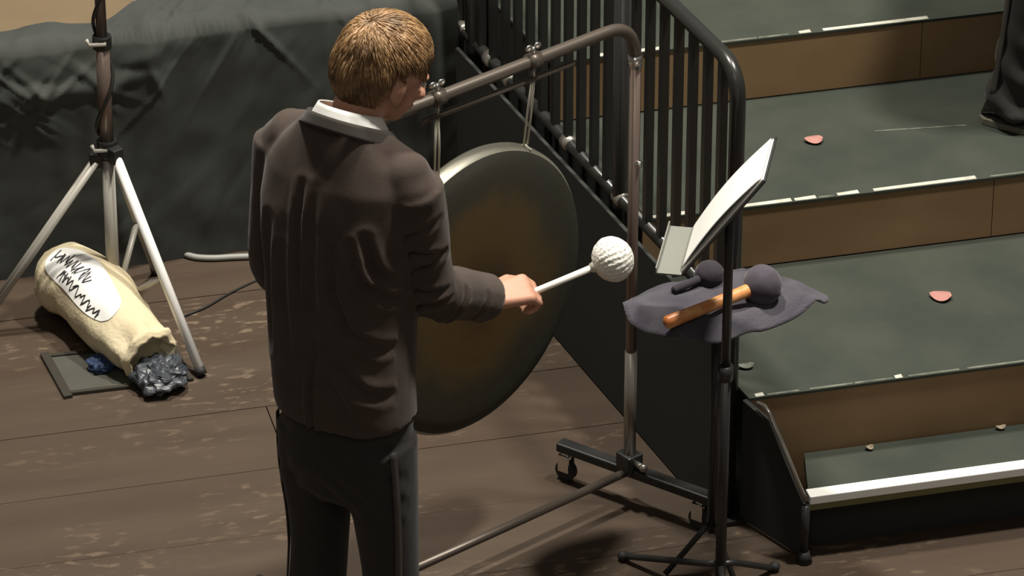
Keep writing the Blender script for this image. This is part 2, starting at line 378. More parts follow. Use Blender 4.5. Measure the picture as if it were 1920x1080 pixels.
# ------------------------------------------------------------------ platform behind, under a black drape
D0 = atz(300, 482); A16 = R(14); DZ = .655
pl = D0 - U * 2.2; pr_ = D0 + U * 0.80
b = MB(); b.prism([pl + V * .03, pr_ + V * .03, pr_ + V * 2.0 - U * .55, pl + V * 2.0], 0.0, DZ - .012)
o = b.build('stage_platform', M['deck'], loc=(D0[0], D0[1], 0)); tag(o, 'pale brown wooden platform behind the black drape at top left', 'platform')
rows, cols = 90, 520
P = []
fr = np.random.RandomState(3)
folds = [(fr.uniform(0, 1), fr.uniform(-.5, .5), fr.uniform(.02, .05), fr.uniform(.004, .014), fr.uniform(.1, .9), fr.uniform(.15, .4)) for _ in range(46)]
folds += [(fr.uniform(0, 1), fr.choice([-1, 1]) * fr.uniform(.3, 2.2), fr.uniform(.007, .016), fr.uniform(.004, .010), fr.uniform(.12, .42), fr.uniform(.04, .14)) for _ in range(90)]
for i in range(rows):
    row = []
    for j in range(cols):
        u = j / (cols - 1); base = pl + (pr_ - pl) * u
        s = i / (rows - 1)
        lap = .075 + .30 * max(0, min(1, (u - .70) / .12)) 
        L1 = lap; L2 = DZ
        q = s * (L1 + L2)
        if q < L1: p = base + V * (.0 + (L1 - q)) + Z * DZ; nn = Z; edge = 1 - (L1 - q) / .12
        else: p = base + Z * (DZ - (q - L1)); nn = -V; edge = 1 - (q - L1) / .12
        k = max(0, min(1, edge))
        rnd = k * k * .010
        p = p - (Z - V) * 0 + (V - Z) * rnd
        d = 0
        zz = s
        for (fu, sl_, wd, am, fc, fl) in folds:
            dist = (u - fu) * 3.0 - sl_ * (s - fc) * .5
            d += am * math.exp(-(dist / wd) ** 2) * math.exp(-((s - fc) / fl) ** 2)
        d += .010 * nz((u * 3, s * .8, 0), 3.0) + .006 * nz((u * 3, s, 3), 9) + .004 * abs(nz((u * 3 + s * .6, s * .5, 7), 16))
        d += .022 * math.exp(-((s - .26) / .07) ** 2) * abs(nz((u * 3 - s, s, 11), 9))
        p = p + nn * (d + .012) - V * (.02 * max(0, s - .5))
        row.append(p)
    P.append(row)
b = MB(); b.grid(P); o = b.build('black_drape', M['drape'], loc=(D0[0], D0[1], 0), smooth=True)
tag(o, 'creased black cloth hanging over the front of the wooden platform', 'drape')
p0 = atz(262, 0, DZ - .012); m = MB(); m.box(p0 + Z * .0008, (.028, .02, .0016), (U, V, Z)); o = m.build('tape_piece', M['white'], loc=p0)
tag(o, 'scrap of white tape on the pale wooden platform at the top edge', 'tape')

# ------------------------------------------------------------------ floor pocket
t = empty('floor_pocket', tuple(atz(215, 690)), 'grey metal floor pocket plate set in a dark frame', 'floor plate')
c = [atz(96, 673), atz(318, 650), atz(352, 712), atz(132, 738)]
m = MB(); m.prism(c, .0005, .005); m.build('plate', M['plate'], t, bevel=.001)
for i in range(4):
    a, d = c[i], c[(i + 1) % 4]; dr = unit(d - a); nn = np.cross(Z, dr); wd = .022 if i in (3,) else .012
    m = MB(); ex_ = wd if i % 2 else 0.0; m.prism([a - dr * ex_, d + dr * ex_, d + dr * ex_ + nn * wd, a - dr * ex_ + nn * wd], .0005, .009); m.build('frame_bar', M['frame'], t)

# ================================================================== tripod stand
C0 = np.array((-1.010, 10.315, 0.0)); ZA = .487
t = empty('tripod_stand', tuple(C0), 'tall pale grey tripod stand with a black cable wound round its pole', 'stand')
m = MB(); m.tube([C0 + Z * .03, C0 + Z * (ZA - .02)], .0165, 12); m.build('lower_tube', M['alu'], t, smooth=True)
m = MB(); m.tube([C0 + Z * ZA, C0 + Z * .80], .0175, 12); m.build('middle_tube', M['redtint'], t, smooth=True)
m = MB(); m.tube([C0 + Z * .78, C0 + Z * 1.9], .0135, 12); m.build('upper_tube', M['redtint'], t, smooth=True)
def collar(z, rr, hh):
    m = MB(); m.tube([C0 + Z * (z - hh), C0 + Z * (z + hh)], rr, 14); cl = m.build('collar', M['black'], t, smooth=False, bevel=.003)
    q = C0 + Z * z
    m = MB(); m.tube([q + np.array((.012, -.022, .004)), q + np.array((-.03, -.024, .002)), q + np.array((-.036, -.024, .018))], .0055, 8); m.build('lever', M['alu'], cl, smooth=True)
collar(.500, .026, .022); collar(.795, .024, .018)
feet = [np.array((-0.777, 10.040, .012)), C0 + np.array((-.345, -.075, .012)), C0 + np.array((.088, .235, .012))]
for i, ft in enumerate(feet):
    hd = unit((ft - C0) * np.array((1, 1, 0))); top = C0 + hd * .03 + Z * (ZA - .02)
    if i == 0: top = C0 + hd * .035 + Z * (ZA + .005)
    rr = .0125
    ls = [0] if i == 0 else [-.010, .010] if i == 1 else [0]
    sd = np.cross(Z, hd)
    m = MB()
    for s in ls: m.tube([top + sd * s, ft + sd * s], rr if i != 1 else .0085, 10)
    lg = m.build('leg', M['whitetube'] if i == 0 else M['alu'], t, smooth=True)
    dr = unit(ft - top)
    m = MB(); m.tube([ft - dr * .012, ft + dr * .008], .0145, 10); m.build('foot', M['rubber'], lg, smooth=True)
    mid = top + (ft - top) * .56
    if i == 1: mid = C0 + hd * .09 + Z * .075
    m = MB(); m.tube([C0 + hd * .02 + Z * .065, mid], .0085, 8); m.build('brace', M['alu'], t, smooth=True)
    m = MB(); m.box(top, (.03, .03, .04), (hd, sd, Z)); m.build('hinge', M['black'], t, bevel=.003)
m = MB(); m.tube([C0 + Z * .045, C0 + Z * .085], .024, 14); m.build('lower_collar', M['black'], t, smooth=False, bevel=.003)
pts = []
for i in range(90):
    a = i / 90; ang = a * 2 * math.pi * 4.5 + 2.6; z = .53 + 1.3 * a
    rr = .023 if z < .8 else .0195
    pts.append(C0 + np.array((rr * math.cos(ang), rr * math.sin(ang), z)))
m = MB(); m.tube(pts, .0048, 6); o = m.build('wound_cable', M['cable'], t, smooth=True)
# cables on the floor
def cable(px, r, mt, label):
    P = [atz(x, y) + Z * r for x, y in px]; m = MB(); m.tube(spline(P, 6), r, 8); o = m.build('floor_cable', mt, loc=tuple(P[0]), smooth=True); tag(o, label, 'cable')
cable([(338, 478), (365, 487), (400, 489), (440, 487), (520, 484)], .0085, M['greycable'], 'pale grey cable lying along the foot of the black drape')
cable([(340, 596), (385, 578), (430, 552), (475, 530), (530, 508)], .003, M['cable'], 'thin black cable running across the floor behind the tripod leg')

# ------------------------------------------------------------------ cream sack with spilled contents
t = empty('canvas_sack', tuple(atz(190, 600)), 'cream canvas sack with black lettering slumped under the tripod', 'sack')
axis = spline([atz(84, 522, .08), atz(118, 520, .1), atz(172, 548, .1), atz(222, 610, .085), atz(268, 652, .07), atz(286, 672, .06)], 7)
def radf(s): return np.interp(s, [0, .06, .2, .5, .72, .82, .93, 1], [.045, .068, .092, .093, .076, .066, .074, .060])
def sack(s, a, off=0.0):
    x = s * (len(axis) - 1); i = min(int(x), len(axis) - 2); p = axis[i] + (axis[i + 1] - axis[i]) * (x - i)
    d = axis[min(i + 2, len(axis) - 1)] - axis[max(i - 1, 0)]; d = unit(d * np.array((1, 1, .4))); sd = unit(np.cross(d, Z)); up = np.cross(sd, d)
    r = radf(s) + off
    q = sd * math.cos(a) * r * 1.05 + up * math.sin(a) * r * 1.0
    w_ = .007 * nz((s * 5, math.cos(a), math.sin(a)), 2.0, 3) + .008 * math.sin(a * 5 + s * 9) * math.exp(-((s - .82) / .1) ** 2) + .006 * math.sin(a * 9) * max(0, s - .85) * 6
    n = unit(q); p = p + q + n * w_
    p = np.array(p); p[2] = max(p[2], .004 + off); return p
NS, NA = 44, 36
rings = [[sack(i / NS, 2 * math.pi * j / NA) for j in range(NA)] for i in range(NS + 1)]
m = MB(); m.loft(rings, cap=False); m.f.append(list(range(NA))[::-1])
inner = [[axis[-1] + (np.array(q) - axis[-1]) * .8 - unit(axis[-1] - axis[-3]) * .04 for q in rings[-1]]]
n0 = len(m.v); m.v.extend([tuple(q) for q in inner[0]]); base_i = NS * NA
m.f.extend([(base_i + j, base_i + (j + 1) % NA, n0 + (j + 1) % NA, n0 + j) for j in range(NA)]); m.f.append([n0 + j for j in range(NA)])
sk = m.build('sack_body', M['canvas'], t, smooth=True)
a0, a1 = R(28), R(98)
def patch(i, j):
    s_, a_ = i / 20 * 2 - 1, j / 14 * 2 - 1
    k = 1 - .22 * (s_ * a_) ** 2                       # rounded corners
    return sack(.44 + .23 * s_ * k, (a0 + a1) / 2 + (a1 - a0) / 2 * a_ * k, .0022)
m = MB(); m.grid([[patch(i, j) for j in range(15)] for i in range(21)]); m.build('printed_patch', M['print'], sk, smooth=True)
m = MB(); rr = random.Random(8)
for ac, s0, s1, am in ((R(66), .25, .50, 12), (R(44), .34, .62, 10)):      # two lines of unreadable dark script
    P = []; n_ = 34
    for k in range(n_):
        P.append(sack(s0 + (s1 - s0) * k / (n_ - 1) + rr.uniform(-.012, .012), ac + R(3 * math.sin(k * 1.3)) + R(am * (rr.uniform(.35, 1.0) if k % 2 else -rr.uniform(.3, .9))), .0036))
    m.tube(spline(P, 3), .0016, 5)
m.build('lettering', M['ink'], sk)
def crumple(name, mt, cpx, rad, seed, label, cat, zc, n=(40, 26), amp=.35):
    c = atz(*cpx, zc); m = MB(); m.ell((0, 0, 0), rad, nu=n[0], nv=n[1]); v = []
    for p in m.v:
        u = unit(np.array(p) + 1e-6)
        k = 1 + amp * (abs(nz(u, 2.2, seed)) * 1.6 - .45) + .07 * nz(u, 5, seed)
        q = c + np.array(p) * k; q[2] = max(q[2], .006); v.append(tuple(q))
    m.v = v; o = m.build(name, mt, loc=(c[0], c[1], 0), smooth=False); tag(o, label, cat); return o
crumple('crumpled_bag', M['plastic'], (298, 702), (.070, .080, .036), 2.3, 'crumpled dark blue grey plastic bag spilling from the mouth of the sack', 'plastic bag', .032)
crumple('blue_cloth', M['blue'], (192, 682), (.036, .035, .022), 5.0, 'small bunched blue cloth on the floor plate left of the sack mouth', 'cloth', .018)

# ================================================================== gong stand and gong
AG = R(40); GU = np.array((math.cos(AG), math.sin(AG), 0)); GN = np.array((GU[1], -GU[0], 0))
G0 = np.array((.279, 9.456, 0.0)); LG = .92; G1 = G0 - GU * LG; ZG = 1.285
t = empty('gong_stand', tuple((G0 + G1) / 2), 'dark tubular gong stand on casters with two lit wing nuts on its top bar', 'gong stand')
m = MB(); m.tube([G0 + Z * (ZG - .1)] + bez(G0 + Z * (ZG - .1), G0 + Z * ZG, G0 - GU * .09 + Z * ZG, n=8)[1:] + [G1 + GU * .09 + Z * ZG] + bez(G1 + GU * .09 + Z * ZG, G1 + Z * ZG, G1 + Z * (ZG - .1), n=8)[1:], .0145, 12); m.build('top_bar', M['brownsteel'], t, smooth=True)
for G in (G0, G1):
    m = MB(); m.tube([G + Z * .12, G + Z * (ZG - .09)], .0125, 12); m.build('upright', M['redtint'], t, smooth=True)
    m = MB(); m.tube([G + Z * .02 * 0 + Z * .11, G + Z * .42], .0145, 12); m.build('lower_sleeve', M['steel'], t, smooth=True)
    m = MB(); m.tube([G + Z * (ZG - .115), G + Z * (ZG - .085)], .0165, 12); m.build('joint_ring', M['chrome'], t, smooth=True)
    m = MB(); m.box(G + Z * .115, (.045, .05, .05), (GU, GN, Z)); cl = m.build('base_clamp', M['black'], t, bevel=.004)
    m = MB(); m.tube([G + Z * .12 + GN * .02, G + Z * .12 + GN * .05], .008, 8); m.ell(G + Z * .12 + GN * .05, .011, nu=10, nv=6); m.build('knob', M['steel'], cl, smooth=True)
m = MB(); q = G0 + Z * .925; m.ell(q + GN * .018, .010, nu=10, nv=6); m.tube([q, q + GN * .02], .005, 8); m.build('knob', M['chrome'], t, smooth=True)
m = MB(); m.tube([G0 + Z * .088, G1 + Z * .088], .0105, 10); m.build('base_bar', M['brownsteel'], t, smooth=True)
fd = unit(atz(1020, 843, .105) - atz(1330, 962, .095)); fd[2] = 0; fd = unit(fd); fs = np.cross(Z, fd)
for G in (G0, G1):
    la = .20; lb = .235
    m = MB(); m.box(G + fd * (la - lb) / 2 + Z * .092, (la + lb, .034, .024), (fd, fs, Z)); m.build('foot_bar', M['black'], t, bevel=.004)
    for s in (la - .02, -lb + .035):
        q = G + fd * s
        m = MB(); m.tube([q + Z * .085, q + Z * .06], .013, 10); m.box(q + Z * .05 + fs * .013, (.03, .004, .045), (fd, fs, Z)); m.box(q + Z * .05 - fs * .013, (.03, .004, .045), (fd, fs, Z)); m.box(q + Z * .07, (.03, .028, .005), (fd, fs, Z))
        cs = m.build('caster', M['chrome'], t)
        m = MB(); m.tube([q + Z * .0275 - fs * .010, q + Z * .0275 + fs * .010], .0272, 18); m.build('wheel', M['rubber'], cs, smooth=False, bevel=.003)
# lower rod with its two hangers
ra, rb = G0 - GU * .185 + Z * (ZG - .045), G0 - GU * .62 + Z * (ZG - .045)
m = MB(); m.tube([ra, rb], .007, 8); m.build('hanging_rod', M['brownsteel'], t, smooth=True)
hang = [line_px(G0 + Z * 0, GU, ZG, 1000), line_px(G0, GU, ZG, 820)]
for hp in hang:
    m = MB(); m.tube([hp + GU * -.016, hp + GU * .016], .019, 12); cl = m.build('clamp', M['brownsteel'], t, smooth=True)
    m = MB(); m.tube([hp + Z * .012, hp + Z * .034], .005, 8)
    for s in (-1, 1): m.ell(hp + Z * .034 + GU * .012 * s, (.011, .004, .008), (GU, GN, Z), 10, 6)
    m.build('wing_nut', M['chrome'], cl, smooth=True)
    m = MB(); m.tube([hp - Z * .012, hp - Z * .05], .005, 8); m.build('hook', M['steel'], t, smooth=True)
# gong: a vertical lathe, its face towards the camera's right
TH = R(47); FU = np.array((math.cos(TH), math.sin(TH), 0)); FN = np.array((FU[1], -FU[0], 0)); RG = .350
GC = aty(902, 553, 9.165); GC[1] = 9.165
prof = [(0, .004), (.06, .004), (.12, .003), (.20, .001), (.27, -.001), (.305, -.003), (.325, -.006), (.340, -.012), (.348, -.022), (RG, -.042), (.3465, -.050)]
inner = [(.344, -.042), (.338, -.022), (.30, -.010), (.2, -.006), (0, -.004)]
NG = 96; rings = [[GC + FU * r * math.cos(2 * math.pi * j / NG) + Z * r * math.sin(2 * math.pi * j / NG) + FN * d for j in range(NG)] for r, d in prof[1:] + inner[:-1]]
gt = empty('gong', tuple(GC - Z * RG), 'large round dark bronze gong with a golden brown centre hanging from the stand', 'gong')
k = 6
m = MB(); m.loft(rings[:k + 1], cap=False); m.f.append(list(range(NG)))
ORG[gt.name] = np.array(GC - Z * RG)
fo = m.build('face', M['gong'], gt, smooth=True)
fo.data.transform(Matrix.Translation(Vector(ORG[gt.name] - GC))); fo.location = Vector(GC - ORG[gt.name])
m = MB(); m.loft(rings[k:], cap=False); m.f.append([(len(rings) - 1 - k) * NG + j for j in range(NG)]); m.build('rim', M['gongrim'], gt, smooth=True)
for s, hp in zip((1, -1), hang):
    px_ = 986 if s > 0 else 818
    ang = min((R(90) - s * R(k_ * .25) for k_ in range(0, 300)), key=lambda a_: abs(960 + F * (GC + FU * RG * math.cos(a_) - FN * .03)[0] / ((GC[1] + FU[1] * RG * math.cos(a_)) * CP - (GC[2] + RG * math.sin(a_) - H) * SP) - px_)); q = GC + FU * (RG - .004) * math.cos(ang) + Z * (RG - .004) * math.sin(ang) - FN * .03
    m = MB()
    for e_ in (-1, 1): m.tube([hp - Z * .045 + GU * .003 * e_, (hp - Z * .05 + q) / 2 + GU * .006 * e_, q + FU * .006 * e_], .0026, 6)
    m.tube([q + FN * .018, q + Z * .006, q - FN * .016, q - Z * .010, q + FN * .012], .003, 6)
    m.build('cord', M['cord'], gt, smooth=True)

# ================================================================== table with towel and mallets
TZ = .700
TC = np.array((.470, 9.245, 0)); 
t = empty('mallet_table', (TC[0], TC[1], 0), 'small black stand mounted table under the purple grey towel', 'table')
def tp(px, py, z=TZ): return atz(px, py, z)
board = [tp(1200, 575), tp(1285, 622), tp(1500, 566), tp(1392, 520)]
m = MB(); m.prism(board, TZ - .02, TZ - .004); m.build('board', M['black'], t, bevel=.003)
bc = sum(board) / 4; bc = np.array((bc[0] + .0, bc[1] - .02, 0))
m = MB(); m.tube([bc + Z * .10, bc + Z * (TZ - .02)], .012, 10); m.build('pole', M['black'], t, smooth=True)
for a in (200, 300, 75):
    d = np.array((math.cos(R(a)), math.sin(R(a)), 0)); m = MB(); m.tube([bc + Z * .12 + d * .012, bc + Z * .10 + d * .03, bc + Z * .008 + d * .115], .007, 8); m.build('leg', M['black'], t, smooth=True)
# towel: outline in the table plane, soft folds, edges that sag over the board
out = spline([tp(1168, 572), tp(1182, 596), tp(1230, 622), tp(1290, 634), tp(1345, 634), tp(1400, 618), tp(1470, 598), tp(1530, 570), tp(1553, 548), tp(1505, 528), tp(1465, 512), tp(1405, 502), tp(1350, 506), tp(1300, 518), tp(1230, 534), tp(1185, 552), tp(1168, 572)], 5)[:-1]
ctr = sum(out) / len(out); NR = 22
bpoly = [np.array(q[:2]) for q in board]
def inside(p):
    dmin = 9
    for i in range(4):
        a, d = bpoly[i], bpoly[(i + 1) % 4]; e = d - a; n = np.array((-e[1], e[0])) / np.linalg.norm(e)
        dmin = min(dmin, (p[:2] - a).dot(n))
    return dmin
sg = 1 if inside(ctr) > 0 else -1
V_, Fc = [], []
for i in range(NR + 1):
    f = i / NR
    for q in out:
        p = ctr + (q - ctr) * f
        dd = 9
        for i2 in range(4):
            a, d = bpoly[i2], bpoly[(i2 + 1) % 4]; e = d - a; n = sg * np.array((-e[1], e[0])) / np.linalg.norm(e) if False else np.array((-e[1], e[0])) / np.linalg.norm(e)
            s_ = (p[:2] - a).dot(n); s_ = s_ if (ctr[:2] - a).dot(n) > 0 else -s_
            dd = min(dd, s_)
        sag = min(.045, max(0, -dd - .008))
        z = TZ + .004 + .006 * (1 + nz(p, 14, 2)) + .010 * abs(nz((p[0] * 1.5 - p[1], p[1] * .6, 0), 11, 8)) + .012 * max(0, nz((p[0] * 1.0 + p[1] * 1.6, p[1] * .5, 0), 9, 5)) - sag * .55
        pp = np.array((p[0], p[1], z)); V_.append(pp)
no = len(out)
for i in range(NR):
    for j in range(no): Fc.append((i * no + j, i * no + (j + 1) % no, (i + 1) * no + (j + 1) % no, (i + 1) * no + j))
m = MB(); m.add(V_, Fc); o = m.build('towel', M['towel'], loc=(ctr[0], ctr[1], TZ), smooth=True, solid=.006); tag(o, 'crumpled purple grey towel spread over the small table', 'towel')
def mallet(name, pa, pb, rh, rad, mh, mf, label, hl=1.0):
    t = empty(name, tuple((pa + pb) / 2 - Z * rh), label, 'mallet', None); d = unit(pb - pa)
    L = np.linalg.norm(pb - pa)
    prof = [(0, .75), (.02, 1.0), (.5, .92), (.93, 1.0), (1, .9)]
    m = MB(); m.tube([pa + d * L * s for s, _ in prof], [rh * k for _, k in prof], 12); m.build('handle', mh, t, smooth=True)
    m = MB(); c = pb + d * rad * .55
    a = unit(np.cross(d, Z)); u = np.cross(a, d); m.ell(c, (rad, rad, rad * hl), (a, u, d), 28, 18)
    m.v = [tuple(np.array(p) + unit(np.array(p) - c) * .0018 * nz(p, 60, 1)) for p in m.v]
    m.build('head', mf, t, smooth=True)
    m = MB(); m.tube([pb - d * .012, pb + d * .004], rh * 1.25, 12); m.build('ferrule', M['darkfelt'], t, smooth=True)
    return t
zh = TZ + .012 + .020
mallet('gong_mallet', tp(1248, 606, zh), tp(1412, 541, zh + .018), .0155, .047, M['orange'], M['felt'], 'mallet with an orange wooden handle and a purple grey head on the towel', .92)
mallet('gong_mallet', tp(1262, 545, TZ + .026), tp(1318, 520, TZ + .03), .010, .034, M['darkfelt'], M['darkfelt'], 'dark mallet with a round dark felt head behind the orange handled one')

# ================================================================== music stand with the open score
K0 = np.array((.4795, 9.03, 0.0)); KD = unit((.168, .986, 0)); KUP = unit((.566, -.096, .818)); KN = unit(np.cross(KD, KUP)); KN = KN if KN[0] < 0 else -KN
KL = unit((-KD[1], KD[0], .0))
KC = aty(1364, 384, 9.045)
t = empty('music_stand', tuple(K0), 'black music stand standing in front of the mallet table', 'music stand')
m = MB(); m.tube([K0 + Z * .06, K0 + Z * .62], .0125, 12); m.build('pole', M['black'], t, smooth=True)
m = MB(); m.tube([K0 + Z * .6, np.array((K0[0], K0[1], KC[2] - .03)), KC - KN * .016], .0105, 12); m.build('upper_pole', M['black'], t, smooth=True)
m = MB(); m.tube([K0 + Z * .6, K0 + Z * .635], .018, 12); m.build('collar', M['black'], t, smooth=True)
for tip in (atz(1452, 1070), atz(1168, 1050), K0 + np.array((.02, -.27, 0))):
    tip = np.array(tip); tip[2] = .008
    d = unit((tip - K0) * np.array((1, 1, 0)))
    m = MB(); m.tube([K0 + Z * .10 + d * .01, K0 + Z * .085 + d * .05, tip - d * .02 + Z * .01, tip], .008, 8); lg = m.build('leg', M['black'], t, smooth=True)
    m = MB(); m.ell(tip + Z * .004, (.014, .014, .012), nu=10, nv=6); m.build('foot', M['rubber'], lg, smooth=True)
DW, DH = .205, .31
m = MB(); m.box(KC - KN * .006, (DW, DH, .004), (KD, KUP, KN)); m.build('desk', M['black'], t, bevel=.001)
lb = KC - KUP * (DH / 2 - .002)
m = MB(); m.box(lb + KL * .026 - Z * .002, (DW + .01, .056, .004), (KD, KL, Z)); m.build('ledge', M['ledge'], t)
m = MB(); m.box(lb + KL * .054 + Z * .005, (DW + .01, .003, .014), (KD, KL, Z)); m.build('ledge_lip', M['ledge'], t)
# score: pages resting on the ledge
t = empty('music_score', tuple(lb), 'bright white music score seen nearly edge on, leaning on the music stand', 'sheet music')
def pg(x, y, h): return KC + KD * x + KUP * y + KN * h
m = MB(); m.grid([[pg(-.092 + .184 * i / 16, -.148 + .297 * j / 20, .004 + .010 * math.sin(math.pi * j / 20)) for j in range(21)] for i in range(17)]); m.build('page', M['page'], t, smooth=True, solid=.002)
m = MB(); m.box(KC - KN * .001, (.19, .300, .003), (KD, KUP, KN)); m.build('page_block', M['page'], t)

# ================================================================== scraps lying on the risers
def scrap(px, py, z, L, Wd, mt, label, rz, cat='scrap'):
    c = atz(px, py, z); m = MB(); P = []
    for i in range(9):
        s = i / 8 * 2 - 1; wv = Wd * (1 - s * s) ** .6 * (1 + .3 * s)
        P.append([c + np.array((math.cos(rz) * s * L - math.sin(rz) * k * wv, math.sin(rz) * s * L + math.cos(rz) * k * wv, .003 + .006 * s * s + .003 * k * k)) for k in (-1, -.4, .3, 1)])
    m.grid(P); o = m.build('paper_scrap', mt, loc=tuple(c), smooth=True, solid=.0015); tag(o, label, cat, 'scraps on the risers')
scrap(1525, 266, .51, .024, .020, M['petal'], 'dusty pink scrap on the middle riser tier right of the score', .1)
scrap(1763, 559, .34, .028, .024, M['petal'], 'dusty pink scrap on the lowest wide riser tier', -.3)
scrap(1630, 843, .17, .009, .009, M['scrap'], 'tiny pale scrap on the low step nearer its left end', .4)
scrap(1876, 805, .17, .012, .008, M['scrap'], 'tiny pale scrap on the low step near the right edge of the picture', .2)
scrap(1398, 690, .34, .02, .012, M['tapedim'], 'faint grey scrap beside the dark stand pole on the lowest tier', .2)

# ================================================================== people
def rotz(a): c, s = math.cos(a), math.sin(a); return np.array(((c, -s, 0), (s, c, 0), (0, 0, 1)))
def rotx(a): c, s = math.cos(a), math.sin(a); return np.array(((1, 0, 0), (0, c, -s), (0, s, c)))
def roty(a): c, s = math.cos(a), math.sin(a); return np.array(((c, 0, s), (0, 1, 0), (-s, 0, c)))
def sring(c, a, b_, n=32, ex=2.5, tilt=0.0):
    out = []
    for j in range(n):
        th = 2 * math.pi * j / n; x = a * math.copysign(abs(math.cos(th)) ** (2 / ex), math.cos(th)); y = b_ * math.copysign(abs(math.sin(th)) ** (2 / ex), math.sin(th))
        out.append(np.array((c[0] + x, c[1] + y, c[2] + tilt * y)))
    return out
def hand(mb, wrist, f, u, side, curl, grip=None):
    """wrist -> palm -> five fingers. f along the hand, u out of the back of the hand, side +1: thumb towards -s"""
    f = unit(f); u = unit(u - f * np.dot(u, f)); s = np.cross(f, u) * side
    kn = wrist + f * .088
    mb.chain([wrist - f * .03, wrist + f * .01], [.026, .026])
    for o_ in (-.026, -.008, .010, .027):
        mb.chain([wrist + s * o_ * .6 + f * .008, kn + s * o_], [.016, .0135])
    mb.ell(wrist + f * .05 - s * .022 - u * .012, (.018, .03, .014), (s, f, u))
    for o_, L in zip((-.030, -.010, .010, .029), (.040, .045, .042, .032)):
        p = kn + s * o_; a = curl * .75; pts = [p]; ang = 0
        for k, l in enumerate((L, L * .68, L * .52)):
            ang += a * (1.0, 1.25, .85)[k]; p = p + (f * math.cos(ang) - u * math.sin(ang)) * l + s * (-o_ * .06); pts.append(p)
        mb.chain(pts, [.0105, .0095, .0088, .0078], 10)
    b0 = wrist + f * .028 - s * .030 - u * .006; b1 = b0 + f * .034 - s * .020 - u * .014; b2 = b1 + f * .028 - s * .002 - u * .016; b3 = b2 + f * .020 + s * .010 - u * .006
    mb.chain([b0, b1, b2, b3], [.014, .0125, .011, .009], 10)
def person(spec):
    B = np.array(spec['base'], float); Rb = rotz(-spec['psi'])
    toW = lambda v: (np.asarray(v) @ Rb.T) + B
    toL = lambda v: (np.asarray(v) - B) @ Rb
    lean = spec.get('lean', .06)
    yo = lambda z: lean * max(0, (z - .95)) / .47 if z < 1.42 else lean + (z - 1.42) * lean * 3.2
    xo = lambda z: spec.get('shift', 0.0) * min(1, max(0, (z - .88) / .45))
    J = spec['joints'](toL, yo)
    hc = np.array(J['head']); Rh = rotz(-spec['hyaw']) @ rotx(-spec['hpitch']) @ roty(spec.get('hroll', 0))
    hp = lambda x, y, z: hc + Rh @ np.array((x, y, z))
    # ---- the body, one continuous skin
    b = MB()
    ax = (Rh[:, 0], Rh[:, 1], Rh[:, 2])
    b.ell(hp(0, -.012, .030), (.074, .093, .082), ax, 24, 16); b.ell(hp(0, .035, -.035), (.058, .058, .072), ax, 20, 14)
    b.ell(hp(0, .058, -.085), (.030, .028, .024), ax); b.ell(hp(0, .078, .012), (.052, .016, .014), ax)
    b.tube([hp(0, .090, .005), hp(0, .108, -.028), hp(0, .100, -.040)], [.009, .014, .013], 10); b.ell(hp(.012, .096, -.036), .010, ax); b.ell(hp(-.012, .096, -.036), .010, ax)
    b.ell(hp(0, .090, -.062), (.024, .011, .0055), ax); b.ell(hp(0, .088, -.072), (.021, .011, .006), ax)
    for s in (-1, 1):
        b.ell(hp(s * .040, .072, -.022), (.022, .018, .016), ax)
        b.ell(hp(s * .078, -.006, -.012), (.009, .019, .032), ax); b.ell(hp(s * .076, .002, -.034), (.008, .010, .013), ax)
    nb = np.array((xo(1.46), yo(1.46) - .005, 1.45)); b.chain([nb, (nb + hp(0, -.03, -.07)) / 2, hp(0, -.025, -.05)], [.062, .054, .056], 18)
    b.loft([sring((xo(z), yo(z), z), a_, d, 28) for z, a_, d in ((.80, .145, .095), (.90, .15, .10), (1.05, .132, .088), (1.2, .145, .092), (1.35, .155, .09), (1.43, .115, .07), (1.47, .06, .05))])
    for sd in ('R', 'L'):
        s, e, w_ = J['sh' + sd], J['el' + sd], J['wr' + sd]
        b.chain([s + np.array((0, 0, -.025)), e, w_], [.036, .036, .028])
        b.chain([(s + np.array((xo(1.4), yo(1.4), 1.36))) / 2, s + np.array((0, 0, -.025))], [.045, .036])
        hand(b, w_, J['hf' + sd], J['hu' + sd], 1 if sd == 'R' else -1, J['curl' + sd])
        h, k, a = J['hip' + sd], J['knee' + sd], J['ank' + sd]
        b.chain([h * np.array((.88, 1, 1)), k, a], [.070, .050, .036]); b.chain([a, a + np.array((0, .03, -.050)), a + np.array((0, .12, -.064))], [.032, .024, .014])
    v, n, f = remesh(b, .0048, 4, .5)
    m = MB(); m.v = [tuple(q) for q in toW(v)]; m.f = f
    body = m.build('person', M['skin'], loc=tuple(B), smooth=True); tag(body, spec['label'], 'person')
    # ---- eyes
    for s in (-1, 1):
        m = MB(); m.ell(hp(s * .031, .080, -.006), .0115, ax, 14, 10); m.v = [tuple(q) for q in toW(m.v)]; m.build('eye', M['eye'], body, smooth=True)
    # ---- hair: a cap and combed tufts
    rr = np.random.RandomState(spec['seed'])
    hcen = np.array((0, -.014, .034)); hr = np.array((.083, .104, .090))
    def keep(p):      # p in head coordinates: below the hairline there is no hair
        x, y, z = p
        if y > .062: return z > .062
        if y > -.004: return z > .030 - .25 * (y - .03)
        if y > -.032: return z > .022
        if y > -.05: return z > -.045
        return z > -.100
    m = MB(); m.ell((0, 0, 0), 1.0, nu=72, nv=48); kv = []
    for q in m.v:
        u = np.array(q); lump = 1 + .035 * nz(u, 3.2, spec['seed']) + .02 * nz(u, 9, 2)
        p = hcen + u * hr * lump
        if u[2] < 0: p = hcen + u * hr * lump * np.array((1 + .10 * -u[2], 1 + .24 * -u[2], 1.42))
        kv.append(p)
    ff = [q for q in m.f if all(keep(kv[i]) for i in q)]
    used = sorted({i for q in ff for i in q}); mp = {i: k for k, i in enumerate(used)}
